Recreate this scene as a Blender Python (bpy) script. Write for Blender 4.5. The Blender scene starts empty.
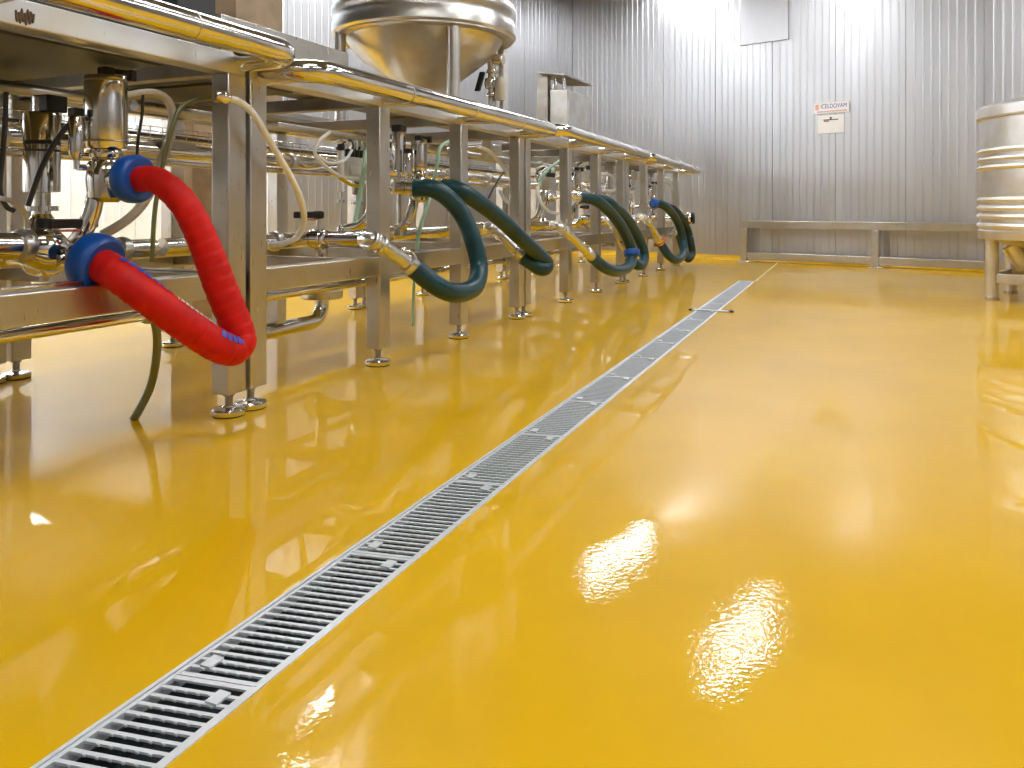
import bpy, math, random
from mathutils import Vector, Matrix
random.seed(7)
C = bpy.context.scene.collection
SC = bpy.context.scene

# ------------------------------------------------------------------ camera, light, exposure
TH = math.atan2(331.0, 780.0)              # the camera looks 23 degrees to the left of the drain
CT, ST = math.cos(TH), math.sin(TH)
FPX = 780.0
cd = bpy.data.cameras.new('camera')
cam = bpy.data.objects.new('camera', cd); C.objects.link(cam)
cam.location = (0, 0, 1.0)
cam.rotation_euler = (math.pi / 2, 0, TH)
cd.sensor_width = 36.0
cd.lens = FPX / 1024 * 36.0
cd.shift_y = -(384 - 209) / 1024.0
cd.clip_start = 0.05
SC.camera = cam
W = bpy.data.worlds.new('world'); SC.world = W
W.use_nodes = True
W.node_tree.nodes['Background'].inputs[0].default_value = (1, 1, 1, 1)
W.node_tree.nodes['Background'].inputs[1].default_value = 0.0     # closed room: only its lamps give light
SC.view_settings.view_transform = 'Standard'
SC.view_settings.look = 'None'
SC.view_settings.gamma = 1.0
SC.view_settings.use_curve_mapping = False
SC.view_settings.exposure = 0.30
LAMP_STRENGTH = 31.0
LAMP_SPOTS = [(-8.1, 12.9), (-5.0, 11.4), (-9.2, 8.6), (-1.2, 5.4), (2.6, 5.6), (3.6, 10.8), (6.6, 6.0), (1.6, 10.6), (-1.7, 8.3), (-6.4, 6.2),
              (-1.0, 0.8), (2.6, 1.0), (1.6, -2.6), (-7.9, 5.0), (-8.8, 6.7), (-9.7, 5.2), (-6.9, 4.3)]      # in room axes; first two read off floor reflections, several added to brighten

# room axes: the room is turned 17 degrees against the drain and the racks
RA = math.radians(17.0)
UX, UY = math.cos(RA), -math.sin(RA)       # along the back wall, to the right
VX, VY = math.sin(RA), math.cos(RA)        # towards the back wall
def room(u, v, z=0.0): return Vector((u * UX + v * VX, u * UY + v * VY, z))
U0, U1, V0, V1, ZC = -10.3, 9.5, -4.6, 14.41, 5.8

# ------------------------------------------------------------------ rays through the photograph, met with real planes
def ray(px, py):
    xc = (px - 512) / FPX; zc = (209 - py) / FPX
    return Vector((xc * CT - ST, xc * ST + CT, zc))
CAM = Vector((0, 0, 1.0))
def PX(px, py, X): d = ray(px, py); return CAM + d * (X / d.x)
def PZ(px, py, Z=0.0): d = ray(px, py); return CAM + d * ((Z - 1.0) / d.z)
def PW(px, py, off=0.0):                   # on the back wall
    d = ray(px, py); t = (V1 - off) / (d.x * VX + d.y * VY); return CAM + d * t

# ------------------------------------------------------------------ materials
def newmat(name):
    m = bpy.data.materials.new(name); m.use_nodes = True
    nt = m.node_tree; b = nt.nodes['Principled BSDF']
    return m, nt, b
def plain(name, col, rough=0.5, metal=0.0, var=0.06, scale=8.0, spec=0.5):
    m, nt, b = newmat(name)
    tc = nt.nodes.new('ShaderNodeTexCoord'); n = nt.nodes.new('ShaderNodeTexNoise'); n.inputs['Scale'].default_value = scale
    nt.links.new(tc.outputs['Object'], n.inputs['Vector'])
    r = nt.nodes.new('ShaderNodeValToRGB')
    r.color_ramp.elements[0].position = .3; r.color_ramp.elements[1].position = .7
    r.color_ramp.elements[0].color = (*[c * (1 - var) for c in col], 1)
    r.color_ramp.elements[1].color = (*[min(1, c * (1 + var)) for c in col], 1)
    nt.links.new(n.outputs['Fac'], r.inputs['Fac']); nt.links.new(r.outputs['Color'], b.inputs['Base Color'])
    b.inputs['Roughness'].default_value = rough; b.inputs['Metallic'].default_value = metal
    b.inputs['Specular IOR Level'].default_value = spec
    return m
def steel(name, col, r0, r1, stretch=(1, 1, 1), scale=6.0, bump=0.0, stain=0.0):
    m, nt, b = newmat(name)
    tc = nt.nodes.new('ShaderNodeTexCoord'); mp = nt.nodes.new('ShaderNodeMapping'); mp.inputs['Scale'].default_value = stretch
    n = nt.nodes.new('ShaderNodeTexNoise'); n.inputs['Scale'].default_value = scale; n.inputs['Detail'].default_value = 5
    nt.links.new(tc.outputs['Object'], mp.inputs['Vector']); nt.links.new(mp.outputs['Vector'], n.inputs['Vector'])
    mr = nt.nodes.new('ShaderNodeMapRange'); mr.inputs['From Min'].default_value = .3; mr.inputs['From Max'].default_value = .7
    mr.inputs['To Min'].default_value = r0; mr.inputs['To Max'].default_value = r1
    nt.links.new(n.outputs['Fac'], mr.inputs['Value']); nt.links.new(mr.outputs['Result'], b.inputs['Roughness'])
    b.inputs['Metallic'].default_value = 1.0
    b.inputs['Base Color'].default_value = (*col, 1)
    if stain:
        n2 = nt.nodes.new('ShaderNodeTexNoise'); n2.inputs['Scale'].default_value = 3.5; n2.inputs['Detail'].default_value = 8
        nt.links.new(tc.outputs['Object'], n2.inputs['Vector'])
        r = nt.nodes.new('ShaderNodeValToRGB')
        r.color_ramp.elements[0].position = .35; r.color_ramp.elements[1].position = .62
        r.color_ramp.elements[0].color = (*[c * (1 - stain) * k for c, k in zip(col, (1, .93, .82))], 1); r.color_ramp.elements[1].color = (*col, 1)
        nt.links.new(n2.outputs['Fac'], r.inputs['Fac']); nt.links.new(r.outputs['Color'], b.inputs['Base Color'])
    if bump:
        bp = nt.nodes.new('ShaderNodeBump'); bp.inputs['Strength'].default_value = bump; bp.inputs['Distance'].default_value = .01
        nt.links.new(n.outputs['Fac'], bp.inputs['Height']); nt.links.new(bp.outputs['Normal'], b.inputs['Normal'])
    return m
M = {}
M['steel'] = steel('brushed_steel', (.59, .58, .56), .27, .34, (1, 1, .15), 60, stain=.06)
M['polished'] = steel('polished_steel', (.71, .695, .67), .08, .18, (1, 1, 1), 9)
M['tank'] = steel('tank_steel', (.62, .61, .595), .28, .42, (1, 1, 2), 3, .06, stain=.18)
M['tank_pale'] = steel('pale_tank_steel', (.80, .79, .78), .38, .52, (1, 1, 2), 3, .06, stain=.12)
M['satin'] = steel('satin_steel', (.70, .69, .67), .26, .36, (1, 1, 1), 12)
M['dark_steel'] = steel('weathered_steel', (.40, .38, .35), .3, .5, (1, 1, 1), 8, stain=.3)
M['wall'] = steel('wall_steel', (.53, .53, .545), .32, .48, (2.2, 2.2, .35), 1.6, .05)
M['wall_white'] = plain('white_cladding', (.76, .83, .93), .35, 0, .03)
M['ceiling'] = plain('ceiling_panel', (.17, .17, .18), .6)
M['black'] = plain('black_plastic', (.012, .012, .013), .4)
M['rubber'] = plain('black_rubber', (.02, .02, .02), .6)
M['blue'] = plain('blue_plastic', (.006, .085, .42), .38, 0, .08)
M['red'] = plain('red_hose_wrap', (.60, .010, .006), .5, 0, .12, 14, .22)
M['green'] = plain('dark_green_hose', (.003, .046, .060), .34, 0, .25, 7)
M['green_black'] = plain('black_green_hose', (.006, .026, .022), .4, 0, .2, 7)
M['print'] = plain('blue_print', (.02, .06, .42), .4)
M['print_white'] = plain('white_print', (.75, .72, .72), .4)
M['tube_white'] = plain('milky_tube', (.84, .86, .88), .3)
M['tube_beige'] = plain('beige_tube', (.52, .46, .34), .35)
M['tube_green'] = plain('pale_green_tube', (.42, .66, .52), .35)
M['tube_olive'] = plain('olive_tube', (.20, .21, .08), .35)
M['cable'] = plain('grey_black_cable', (.03, .03, .03), .45)
M['yellow_tag'] = plain('yellow_tag', (.75, .55, .02), .4)
M['salmon'] = plain('salmon_lever', (.62, .16, .10), .45)
M['orange'] = plain('orange_ring', (.55, .12, .03), .45)
M['white'] = plain('white_board', (.86, .86, .86), .4, 0, .02)
M['ink'] = plain('dark_ink', (.05, .05, .07), .6)
M['ink_blue'] = plain('blue_ink', (.05, .09, .36), .6)
M['ink_pink'] = plain('pink_ink', (.75, .38, .36), .6)
M['wood'] = plain('beige_board', (.47, .36, .25), .6, 0, .2, 5)
M['cove'] = plain('yellow_cove', (.78, .47, .012), .25)
M['galv'] = plain('galvanised_grate', (.74, .77, .80), .4, .25, .05, 30)
M['pit'] = plain('wet_channel', (.02, .03, .032), .35, 0, .6, 14)
M['seam'] = plain('pale_joint', (.85, .66, .20), .3)
M['stain'] = plain('brown_stain', (.10, .055, .02), .5)

def lamp_mat():
    m, nt, b = newmat('lamp_diffuser')
    b.inputs['Base Color'].default_value = (.9, .9, .9, 1)
    b.inputs['Emission Color'].default_value = (.94, .97, 1.0, 1)
    b.inputs['Emission Strength'].default_value = LAMP_STRENGTH
    return m
M['lamp'] = lamp_mat()

def floor_mat():
    m, nt, b = newmat('wet_yellow_epoxy')
    L = nt.links.new
    tc = nt.nodes.new('ShaderNodeTexCoord')
    n = nt.nodes.new('ShaderNodeTexNoise'); n.inputs['Scale'].default_value = 1.1; n.inputs['Detail'].default_value = 4
    L(tc.outputs['Object'], n.inputs['Vector'])
    r = nt.nodes.new('ShaderNodeValToRGB')
    r.color_ramp.elements[0].position = .35; r.color_ramp.elements[1].position = .65
    r.color_ramp.elements[0].color = (.76, .43, .001, 1); r.color_ramp.elements[1].color = (.83, .475, .002, 1)
    L(n.outputs['Fac'], r.inputs['Fac']); L(r.outputs['Color'], b.inputs['Base Color'])
    b.inputs['Roughness'].default_value = .35
    b.inputs['Specular IOR Level'].default_value = .08
    b.inputs['Coat Weight'].default_value = 0.8
    b.inputs['Coat IOR'].default_value = 1.33
    # wet film: smooth in the puddles, slightly stippled where it has run thin
    n2 = nt.nodes.new('ShaderNodeTexNoise'); n2.inputs['Scale'].default_value = .8; n2.inputs['Detail'].default_value = 3
    L(tc.outputs['Object'], n2.inputs['Vector'])
    mr = nt.nodes.new('ShaderNodeMapRange'); mr.inputs['From Min'].default_value = .42; mr.inputs['From Max'].default_value = .62
    mr.inputs['To Min'].default_value = .012; mr.inputs['To Max'].default_value = .03
    L(n2.outputs['Fac'], mr.inputs['Value']); L(mr.outputs['Result'], b.inputs['Coat Roughness'])
    f = nt.nodes.new('ShaderNodeTexNoise'); f.inputs['Scale'].default_value = 70; f.inputs['Detail'].default_value = 2
    L(tc.outputs['Object'], f.inputs['Vector'])
    w = nt.nodes.new('ShaderNodeTexNoise'); w.inputs['Scale'].default_value = 3.0; w.inputs['Detail'].default_value = 2
    L(tc.outputs['Object'], w.inputs['Vector'])
    mr2 = nt.nodes.new('ShaderNodeMapRange'); mr2.inputs['From Min'].default_value = .48; mr2.inputs['From Max'].default_value = .66
    mr2.inputs['To Min'].default_value = .001; mr2.inputs['To Max'].default_value = .035
    L(n2.outputs['Fac'], mr2.inputs['Value'])
    b1 = nt.nodes.new('ShaderNodeBump'); b1.inputs['Distance'].default_value = .02
    # a drying patch of the water film right of the drain, beaded into fine drops
    vd = nt.nodes.new('ShaderNodeVectorMath'); vd.operation = 'DISTANCE'; vd.inputs[1].default_value = (-.24, 1.95, 0)
    L(tc.outputs['Object'], vd.inputs[0])
    mp = nt.nodes.new('ShaderNodeMapRange'); mp.inputs['From Min'].default_value = .15; mp.inputs['From Max'].default_value = .85
    mp.inputs['To Min'].default_value = .034; mp.inputs['To Max'].default_value = 0
    L(vd.outputs['Value'], mp.inputs['Value'])
    sm = nt.nodes.new('ShaderNodeMath'); sm.operation = 'MAXIMUM'; L(mr2.outputs['Result'], sm.inputs[0]); L(mp.outputs['Result'], sm.inputs[1])
    L(f.outputs['Fac'], b1.inputs['Height']); L(sm.outputs['Value'], b1.inputs['Strength'])
    b2 = nt.nodes.new('ShaderNodeBump'); b2.inputs['Strength'].default_value = .022; b2.inputs['Distance'].default_value = .05
    L(w.outputs['Fac'], b2.inputs['Height']); L(b1.outputs['Normal'], b2.inputs['Normal'])
    L(b2.outputs['Normal'], b.inputs['Coat Normal'])
    return m
M['floor'] = floor_mat()
M['near_black'] = plain('near_black_matte', (.05, .05, .05), .5)  # also gives the deck plate undersides their painted-in shade

# ------------------------------------------------------------------ mesh helpers
WLOC = {}
class MB:
    def __init__(s): s.v = []; s.f = []
    def add(s, vs, fs):
        o = len(s.v); s.v += [Vector(p) for p in vs]; s.f += [[i + o for i in f] for f in fs]; return s
    def box(s, c, d, ax=None):             # centre, full sizes, optional axes
        ax = ax or (Vector((1, 0, 0)), Vector((0, 1, 0)), Vector((0, 0, 1)))
        c = Vector(c); vs = []
        for k in ((-1, -1, -1), (1, -1, -1), (1, 1, -1), (-1, 1, -1), (-1, -1, 1), (1, -1, 1), (1, 1, 1), (-1, 1, 1)):
            vs.append(c + ax[0] * (k[0] * d[0] / 2) + ax[1] * (k[1] * d[1] / 2) + ax[2] * (k[2] * d[2] / 2))
        return s.add(vs, [(0, 3, 2, 1), (4, 5, 6, 7), (0, 1, 5, 4), (1, 2, 6, 5), (2, 3, 7, 6), (3, 0, 4, 7)])
    def box2(s, a, b):
        a = Vector(a); b = Vector(b)
        return s.box((a + b) / 2, [abs(x) for x in (b - a)])
    def tube(s, pts, r, n=16, caps=True):  # r: number or function of (index, total)
        pts = [Vector(p) for p in pts]; m = len(pts); vs = []; fs = []
        t0 = (pts[1] - pts[0]).normalized()
        ref = Vector((0, 0, 1)) if abs(t0.z) < .9 else Vector((1, 0, 0))
        nrm = (ref - t0 * ref.dot(t0)).normalized()
        for i, p in enumerate(pts):
            t = (pts[min(i + 1, m - 1)] - pts[max(i - 1, 0)])
            t = t.normalized() if t.length > 1e-9 else t0
            nrm = (nrm - t * nrm.dot(t)).normalized(); bn = t.cross(nrm)
            rr = r(i, m) if callable(r) else r
            for k in range(n):
                a = 2 * math.pi * k / n
                vs.append(p + (nrm * math.cos(a) + bn * math.sin(a)) * rr)
        for i in range(m - 1):
            for k in range(n):
                k2 = (k + 1) % n
                fs.append((i * n + k, i * n + k2, (i + 1) * n + k2, (i + 1) * n + k))
        if caps:
            fs.append(tuple(reversed(range(n)))); fs.append(tuple(range((m - 1) * n, m * n)))
        return s.add(vs, fs)
    def lathe(s, prof, o, axis=(0, 0, 1), n=32, caps=True):   # prof: (radius, height) along axis
        o = Vector(o); ax = Vector(axis).normalized()
        ref = Vector((1, 0, 0)) if abs(ax.x) < .9 else Vector((0, 1, 0))
        e1 = (ref - ax * ref.dot(ax)).normalized(); e2 = ax.cross(e1); vs = []; fs = []
        for r, h in prof:
            for k in range(n):
                a = 2 * math.pi * k / n
                vs.append(o + ax * h + (e1 * math.cos(a) + e2 * math.sin(a)) * max(r, 1e-4))
        for i in range(len(prof) - 1):
            for k in range(n):
                k2 = (k + 1) % n
                fs.append((i * n + k, i * n + k2, (i + 1) * n + k2, (i + 1) * n + k))
        if caps:
            fs.append(tuple(reversed(range(n)))); m = len(prof); fs.append(tuple(range((m - 1) * n, m * n)))
        return s.add(vs, fs)
    def build(s, name, mat, parent=None, origin=None, smooth=35, bevel=0.0, mats=None, fmat=None):
        if parent is not None: org = WLOC[parent.name]
        else: org = Vector(origin) if origin is not None else Vector((0, 0, 0))
        me = bpy.data.meshes.new(name)
        me.from_pydata([tuple(p - org) for p in s.v], [], s.f)
        me.materials.append(M[mat] if isinstance(mat, str) else mat)
        me.polygons.foreach_set('use_smooth', [True] * len(me.polygons))
        me.update(); me.set_sharp_from_angle(angle=math.radians(smooth))
        o = bpy.data.objects.new(name, me); C.objects.link(o)
        if parent is not None: o.parent = parent
        else: o.location = org
        WLOC[o.name] = org
        if bevel:
            b = o.modifiers.new('bevel', 'BEVEL'); b.width = bevel; b.segments = 2; b.limit_method = 'ANGLE'; b.angle_limit = math.radians(50)
        return o
def tag(o, label=None, cat=None, group=None, kind=None):
    if label: o['label'] = label
    if cat: o['category'] = cat
    if group: o['group'] = group
    if kind: o['kind'] = kind
    return o
def thing(name, loc, label, cat, group=None):
    o = bpy.data.objects.new(name, None); C.objects.link(o); o.location = loc; o.empty_display_size = .1
    WLOC[o.name] = Vector(loc)
    return tag(o, label, cat, group)
def spline(pts, per=8):                    # Catmull-Rom through the points
    P = [Vector(p) for p in pts]; out = []
    Q = [P[0] * 2 - P[1]] + P + [P[-1] * 2 - P[-2]]
    for i in range(1, len(Q) - 2):
        a, b, c, d = Q[i - 1], Q[i], Q[i + 1], Q[i + 2]
        for k in range(per):
            t = k / per
            out.append(.5 * ((2 * b) + (c - a) * t + (2 * a - 5 * b + 4 * c - d) * t * t + (3 * b - a - 3 * c + d) * t ** 3))
    out.append(P[-1]); return out
def resample(pts, step):
    out = [pts[0]]; acc = 0
    for a, b in zip(pts, pts[1:]):
        L = (b - a).length
        while acc + L >= step:
            t = (step - acc) / L; a = a.lerp(b, t); out.append(a); L = (b - a).length; acc = 0
        acc += L
    if (pts[-1] - out[-1]).length > step * .3: out.append(pts[-1])
    return out
def poly(seq): return [PX(*p) for p in seq]

# ------------------------------------------------------------------ the setting
DX0, DX1, DY0, DY1 = -1.336, -1.117, 0.25, 11.25       # drain opening
def build_floor():
    mb = MB()
    xs = [-16, DX0, DX1, 16]; ys = [-8, DY0, DY1, 22]
    for i in range(3):
        for j in range(3):
            if i == 1 and j == 1: continue
            mb.add([(xs[i], ys[j], 0), (xs[i + 1], ys[j], 0), (xs[i + 1], ys[j + 1], 0), (xs[i], ys[j + 1], 0)], [(0, 1, 2, 3)])
    tag(mb.build('floor', 'floor'), 'glossy wet yellow epoxy floor', kind='structure')
build_floor()
def ribbed_wall(name, p, q, inward, mat, pitch, rib, depth, z0=0.0, z1=ZC, seam=7):
    p, q = Vector(p), Vector(q); L = (q - p).length; d = (q - p).normalized(); n = Vector(inward).normalized()
    prof = []; x = 0.0; k = 0
    while x < L:
        if k % seam == 0:                  # a recessed panel joint
            prof += [(x, 0), (x + .004, -.012), (x + .014, -.012), (x + .018, 0)]
        else:
            prof += [(x, 0), (x + rib * .3, depth), (x + rib * .7, depth), (x + rib, 0)]
        x += pitch; k += 1
    prof.append((L, 0))
    vs = []; fs = []
    for t, h in prof:
        b = p + d * min(t, L) + n * h
        vs += [(b.x, b.y, z0), (b.x, b.y, z1)]
    for i in range(len(prof) - 1): fs.append((2 * i, 2 * i + 2, 2 * i + 3, 2 * i + 1))
    # body of the panel, behind
    m = len(vs); k = n * -.12
    for e in (p + k, q + k): vs += [(e.x, e.y, z0), (e.x, e.y, z1)]
    fs.append((m, m + 1, m + 3, m + 2))
    mb = MB(); mb.add(vs, fs)
    return tag(mb.build(name, mat, smooth=20), kind='structure')
ribbed_wall('wall_back', room(U0, V1), room(U1, V1), (-VX, -VY, 0), 'wall', .128, .036, .004, seam=9)
ribbed_wall('wall_left', room(U0, V0), room(U0, V1), (UX, UY, 0), 'wall', .128, .036, .004, seam=9)
ribbed_wall('wall_right', room(U1, V0), room(U1, V1), (-UX, -UY, 0), 'wall', .33, .03, .006)
ribbed_wall('wall_front', room(U0, V0), room(U1, V0), (VX, VY, 0), 'wall', .33, .03, .006)
mb = MB()
a, b, c, d = room(U0, V0, ZC), room(U1, V0, ZC), room(U1, V1, ZC), room(U0, V1, ZC)
up = Vector((0, 0, .1))
mb.add([a, b, c, d, a + up, b + up, c + up, d + up], [(0, 1, 2, 3), (7, 6, 5, 4), (0, 4, 5, 1), (1, 5, 6, 2), (2, 6, 7, 3), (3, 7, 4, 0)])
tag(mb.build('ceiling', 'ceiling'), kind='structure')
# unseen dark block added over the left aisle to darken the floor's reflection
SU, SV, SZ = -7.2, 4.2, 2.6
a, b, c, d = room(U0, V0, SZ), room(SU, V0, SZ), room(SU, SV, SZ), room(U0, SV, SZ)
up = Vector((0, 0, ZC - SZ))
mb = MB(); mb.add([a, b, c, d, a + up, b + up, c + up, d + up], [(3, 2, 1, 0), (4, 5, 6, 7), (0, 1, 5, 4), (1, 2, 6, 5), (2, 3, 7, 6), (3, 0, 4, 7)])
tag(mb.build('added_soffit', 'near_black'), kind='structure')
def cove(name, p, q, n, h=.10, w=.07):
    p, q, n = Vector(p), Vector(q), Vector(n); mb = MB(); vs = []; fs = []
    prof = [(0, h), (.012, h)] + [(.012 + (w - .012) * (1 - math.cos(t)), h * (1 - math.sin(t))) for t in [math.pi / 2 * k / 6 for k in range(1, 7)]] + [(0, 0)]
    for e in (p, q):
        for x, z in prof: b = e + n * x; vs.append((b.x, b.y, z + .001))
    m = len(prof)
    for i in range(m):
        j = (i + 1) % m; fs.append((i, j, m + j, m + i))
    mb.add(vs, fs)
    tag(mb.build(name, 'cove'), kind='structure')
nb = Vector((-VX, -VY, 0)); nl = Vector((UX, UY, 0))
cove('baseboard_back', room(U0, V1), room(U1, V1), nb)
cove('baseboard_left', room(U0, V0), room(U0, V1), nl)
# white cladding on the near part of the left wall, standing a little proud of it
d = ray(283, 200); t = (U0 + .05) / (d.x * UX + d.y * UY); hit = CAM + d * t; vend = hit.x * VX + hit.y * VY
ribbed_wall('trim_1', room(U0 + .06, V0 + .2), room(U0 + .06, vend), (UX, UY, 0), 'wall_white', .20, .03, .012, .12, ZC - .05, 5)
# joint in the floor from the drain to the back wall
mb = MB(); mb.box2((-1.13, 11.27, 0.0005), (-1.10, 15.25, .003)); tag(mb.build('trim_2', 'seam'), kind='structure')
# lighter band where cladding meets lower wall panels beside the corner
def wall_sheet(name, x0, y0, x1, y1, mat, label, cat, th=.012):
    p = PW(x0, y1); q = PW(x1, y1); top = PW(x0, y0).z; bot = p.z
    dv = Vector((q.x - p.x, q.y - p.y, 0)); L = dv.length; dv.normalize()
    c = Vector(((p.x + q.x) / 2, (p.y + q.y) / 2, (top + bot) / 2)) + nb * (th / 2 + .008)
    mb = MB(); mb.box(c, (L, th, top - bot), (dv, -nb, Vector((0, 0, 1))))
    o = mb.build(name, mat, origin=(c.x, c.y, c.z), bevel=.002)
    return tag(o, label, cat), c, dv, L, top - bot
wall_sheet('wall_panel', 741, -12, 789, 46, 'wall', 'flat grey metal cover sheet high on the ribbed back wall', 'panel', .03)

# ------------------------------------------------------------------ writing on the two notices
def text_mesh(body, size, c, dv, mat, parent, name, width=None):
    cu = bpy.data.curves.new('t', 'FONT'); cu.body = body; cu.size = size; cu.align_x = 'CENTER'; cu.align_y = 'CENTER'; cu.extrude = .001
    to = bpy.data.objects.new('t', cu); C.objects.link(to)
    bpy.context.view_layer.update()
    me = bpy.data.meshes.new_from_object(to.evaluated_get(bpy.context.evaluated_depsgraph_get()))
    bpy.data.objects.remove(to)
    xs = [v.co.x for v in me.vertices]; k = (width / (max(xs) - min(xs))) if width else 1
    mb = MB(); up = Vector((0, 0, 1))
    mb.add([c + dv * (v.co.x * k) + up * v.co.y + nb * v.co.z for v in me.vertices], [tuple(p.vertices) for p in me.polygons])
    bpy.data.meshes.remove(me)
    return mb.build(name, mat, parent)
up = Vector((0, 0, 1))
o, c, dv, L, H = wall_sheet('wall_notice', 814, 103.5, 849.5, 114.5, 'white', 'long narrow white sign with blue lettering above the square notice on back wall', 'sign')
f = c + nb * .0075
text_mesh('ICELDOVAM', H * .55, f + dv * (L * .07) + up * (H * .12), dv, 'ink_blue', o, 'lettering', L * .72)
mb = MB(); mb.box(f - dv * (L * .40) + up * (H * .1), (L * .10, .002, H * .5), (dv, nb, up)); mb.build('emblem', 'ink_pink', o)
mb = MB(); mb.box(f + dv * (L * .02) - up * (H * .32), (L * .84, .002, H * .10), (dv, nb, up)); mb.build('pink_line', 'ink_pink', o)
o, c, dv, L, H = wall_sheet('wall_notice', 818, 116, 844.5, 134, 'white', 'white square notice with a small dark heading below the blue-lettered sign', 'sign')
f = c + nb * .0075
mb = MB()
mb.box(f + up * (H * .24), (L * .56, .002, H * .05), (dv, nb, up)); mb.box(f + up * (H * .17) - dv * (L * .16), (L * .2, .002, H * .05), (dv, nb, up))
mb.box(f + up * (H * .33), (L * .07, .002, H * .12), (dv, nb, up)); mb.build('heading', 'ink', o)

# ------------------------------------------------------------------ ceiling lamps
for u, v, z in [(u, v, ZC) for u, v in LAMP_SPOTS] + [(-9.75, 2.4, SZ), (-9.75, -.6, SZ), (-9.75, -3.0, SZ)]:  # last three added under the dark block to brighten the white cladding
    p = room(u, v, z - .16)
    t = thing('ceiling_lamp', p, 'long white fluorescent ceiling lamp out of the picture, several of them added for brightness', 'lamp', 'ceiling lamps')
    ax = (Vector((UX, UY, 0)), Vector((VX, VY, 0)), Vector((0, 0, 1)))
    mb = MB(); mb.box(p + Vector((0, 0, .06)), (.36, 2.3, .10), ax); mb.build('housing', 'white', t)
    mb = MB(); mb.box(p, (.30, 2.2, .03), ax); mb.build('diffuser', 'lamp', t)
    for s in (-.5, .5):
        q = p + ax[1] * s; mb = MB(); mb.tube([q + Vector((0, 0, .105)), q + Vector((0, 0, .165))], .012, 8); mb.build('mount', 'steel', t)

# ------------------------------------------------------------------ floor drain
t = thing('drain_channel', (DX0, DY0, 0), 'long straight drain channel with pale steel edges sunk in the yellow floor', 'drain')
mb = MB()
w = .010
for x0, x1 in ((DX0, DX0 + w), (DX1 - w, DX1)): mb.box2((x0, DY0, -.10), (x1, DY1, .003))
for y0, y1 in ((DY0, DY0 + w), (DY1 - w, DY1)): mb.box2((DX0 + w, y0, -.10), (DX1 - w, y1, .003))
mb.build('edge_frame', 'galv', t)
mb = MB()
for x0, x1 in ((DX0 + w, DX0 + w + .004), (DX1 - w - .004, DX1 - w)): mb.box2((x0, DY0 + w, -.10), (x1, DY1 - w, -.035))
mb.box2((DX0, DY0, -.11), (DX1, DY1, -.10)); mb.build('trough', 'pit', t)
SK = math.tan(math.radians(9.5))           # the grate bars lie slightly askew
gx0, gx1 = DX0 + w + .002, DX1 - w - .002
GL = .65
ORD = ['first', 'second', 'third', 'fourth', 'fifth', 'sixth', 'seventh', 'eighth', 'ninth', 'tenth', 'eleventh', 'twelfth', 'thirteenth', 'fourteenth', 'fifteenth', 'sixteenth', 'seventeenth', 'eighteenth']
gi = 0; y = 1.277 - GL; y0 = DY0 + w + .004
starts = []
edges = [y0] + [1.277 - GL + GL * k for k in range(40) if y0 + .1 < 1.277 - GL + GL * k < DY1 - .2] + [DY1 - w - .004]
cx = (gx0 + gx1) / 2
for a, b in zip(edges, edges[1:]):
    lab = 'slotted steel drain grate, %s in the line counted from the camera' % ORD[gi]
    mb = MB()
    hw = (gx1 - gx0) / 2
    def bar(yc, wd, x0=gx0 + .009, x1=gx1 - .009, h=.005):
        vs = []
        for z in (-h, 0):
            for x, e in ((x0, -1), (x1, -1), (x1, 1), (x0, 1)): vs.append((x, yc + (x - cx) * SK + e * wd / 2, z))
        mb.add(vs, [(0, 3, 2, 1), (4, 5, 6, 7), (0, 1, 5, 4), (1, 2, 6, 5), (2, 3, 7, 6), (3, 0, 4, 7)])
    for x0, x1 in ((gx0, gx0 + .010), (gx1 - .010, gx1)):
        vs = [(x0, a + .001 + (x0 - cx) * SK, -.008), (x1, a + .001 + (x1 - cx) * SK, -.03), (x1, b - .001 + (x1 - cx) * SK, -.008), (x0, b - .001 + (x0 - cx) * SK, -.008)]
        vs += [(p[0], p[1], .001) for p in vs]
        if a == edges[0]: vs = [(p[0], max(p[1], y0), p[2]) for p in vs]
        if b == edges[-1]: vs = [(p[0], min(p[1], DY1 - w - .001), p[2]) for p in vs]
        mb.add(vs, [(0, 3, 2, 1), (4, 5, 6, 7), (0, 1, 5, 4), (1, 2, 6, 5), (2, 3, 7, 6), (3, 0, 4, 7)])
    yy = a + .008
    bar(yy, .013); yy += .030
    while yy < b - .02:
        bar(yy, .0095); yy += .030
    # small serration teeth along the bars (anti-slip notches)
    if gi < 6:
        yy = a + .038
        while yy < b - .02:
            for k in range(1, 6):
                x = gx0 + .014 + (gx1 - gx0 - .028) * k / 6
                mb.box((x, yy + (x - cx) * SK - .0055, -.0025), (.008, .003, .004))
            yy += .030
    bar(b - .008, .013)
    o = mb.build('drain_grate', 'galv', None, (cx, (a + b) / 2, 0), smooth=20)
    tag(o, lab, 'drain grate', 'drain grates')
    for yy, x in ((a + .055, gx0 + .045), (b - .055, gx1 - .045)):
        mb = MB(); mb.box((x, yy + (x - cx) * SK, .0025), (.030, .042, .006)); mb.build('locking_tab', 'galv', o, bevel=.001)
    gi += 1
p = PZ(711, 311.5)
t = thing('cover_strip', (p.x, p.y, .0), 'short pale metal strip lying across the far end of the drain', 'metal strip')
mb = MB(); mb.box((p.x, p.y, .010), (.36, .06, .010)); mb.build('strip', 'galv', t, bevel=.002)
for s in (-1, 1):
    mb = MB(); mb.lathe([(.028, 0), (.028, .012), (.018, .018)], (p.x + s * .19, p.y, .003), n=16); mb.build('end_bolt', 'black', t)

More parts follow.
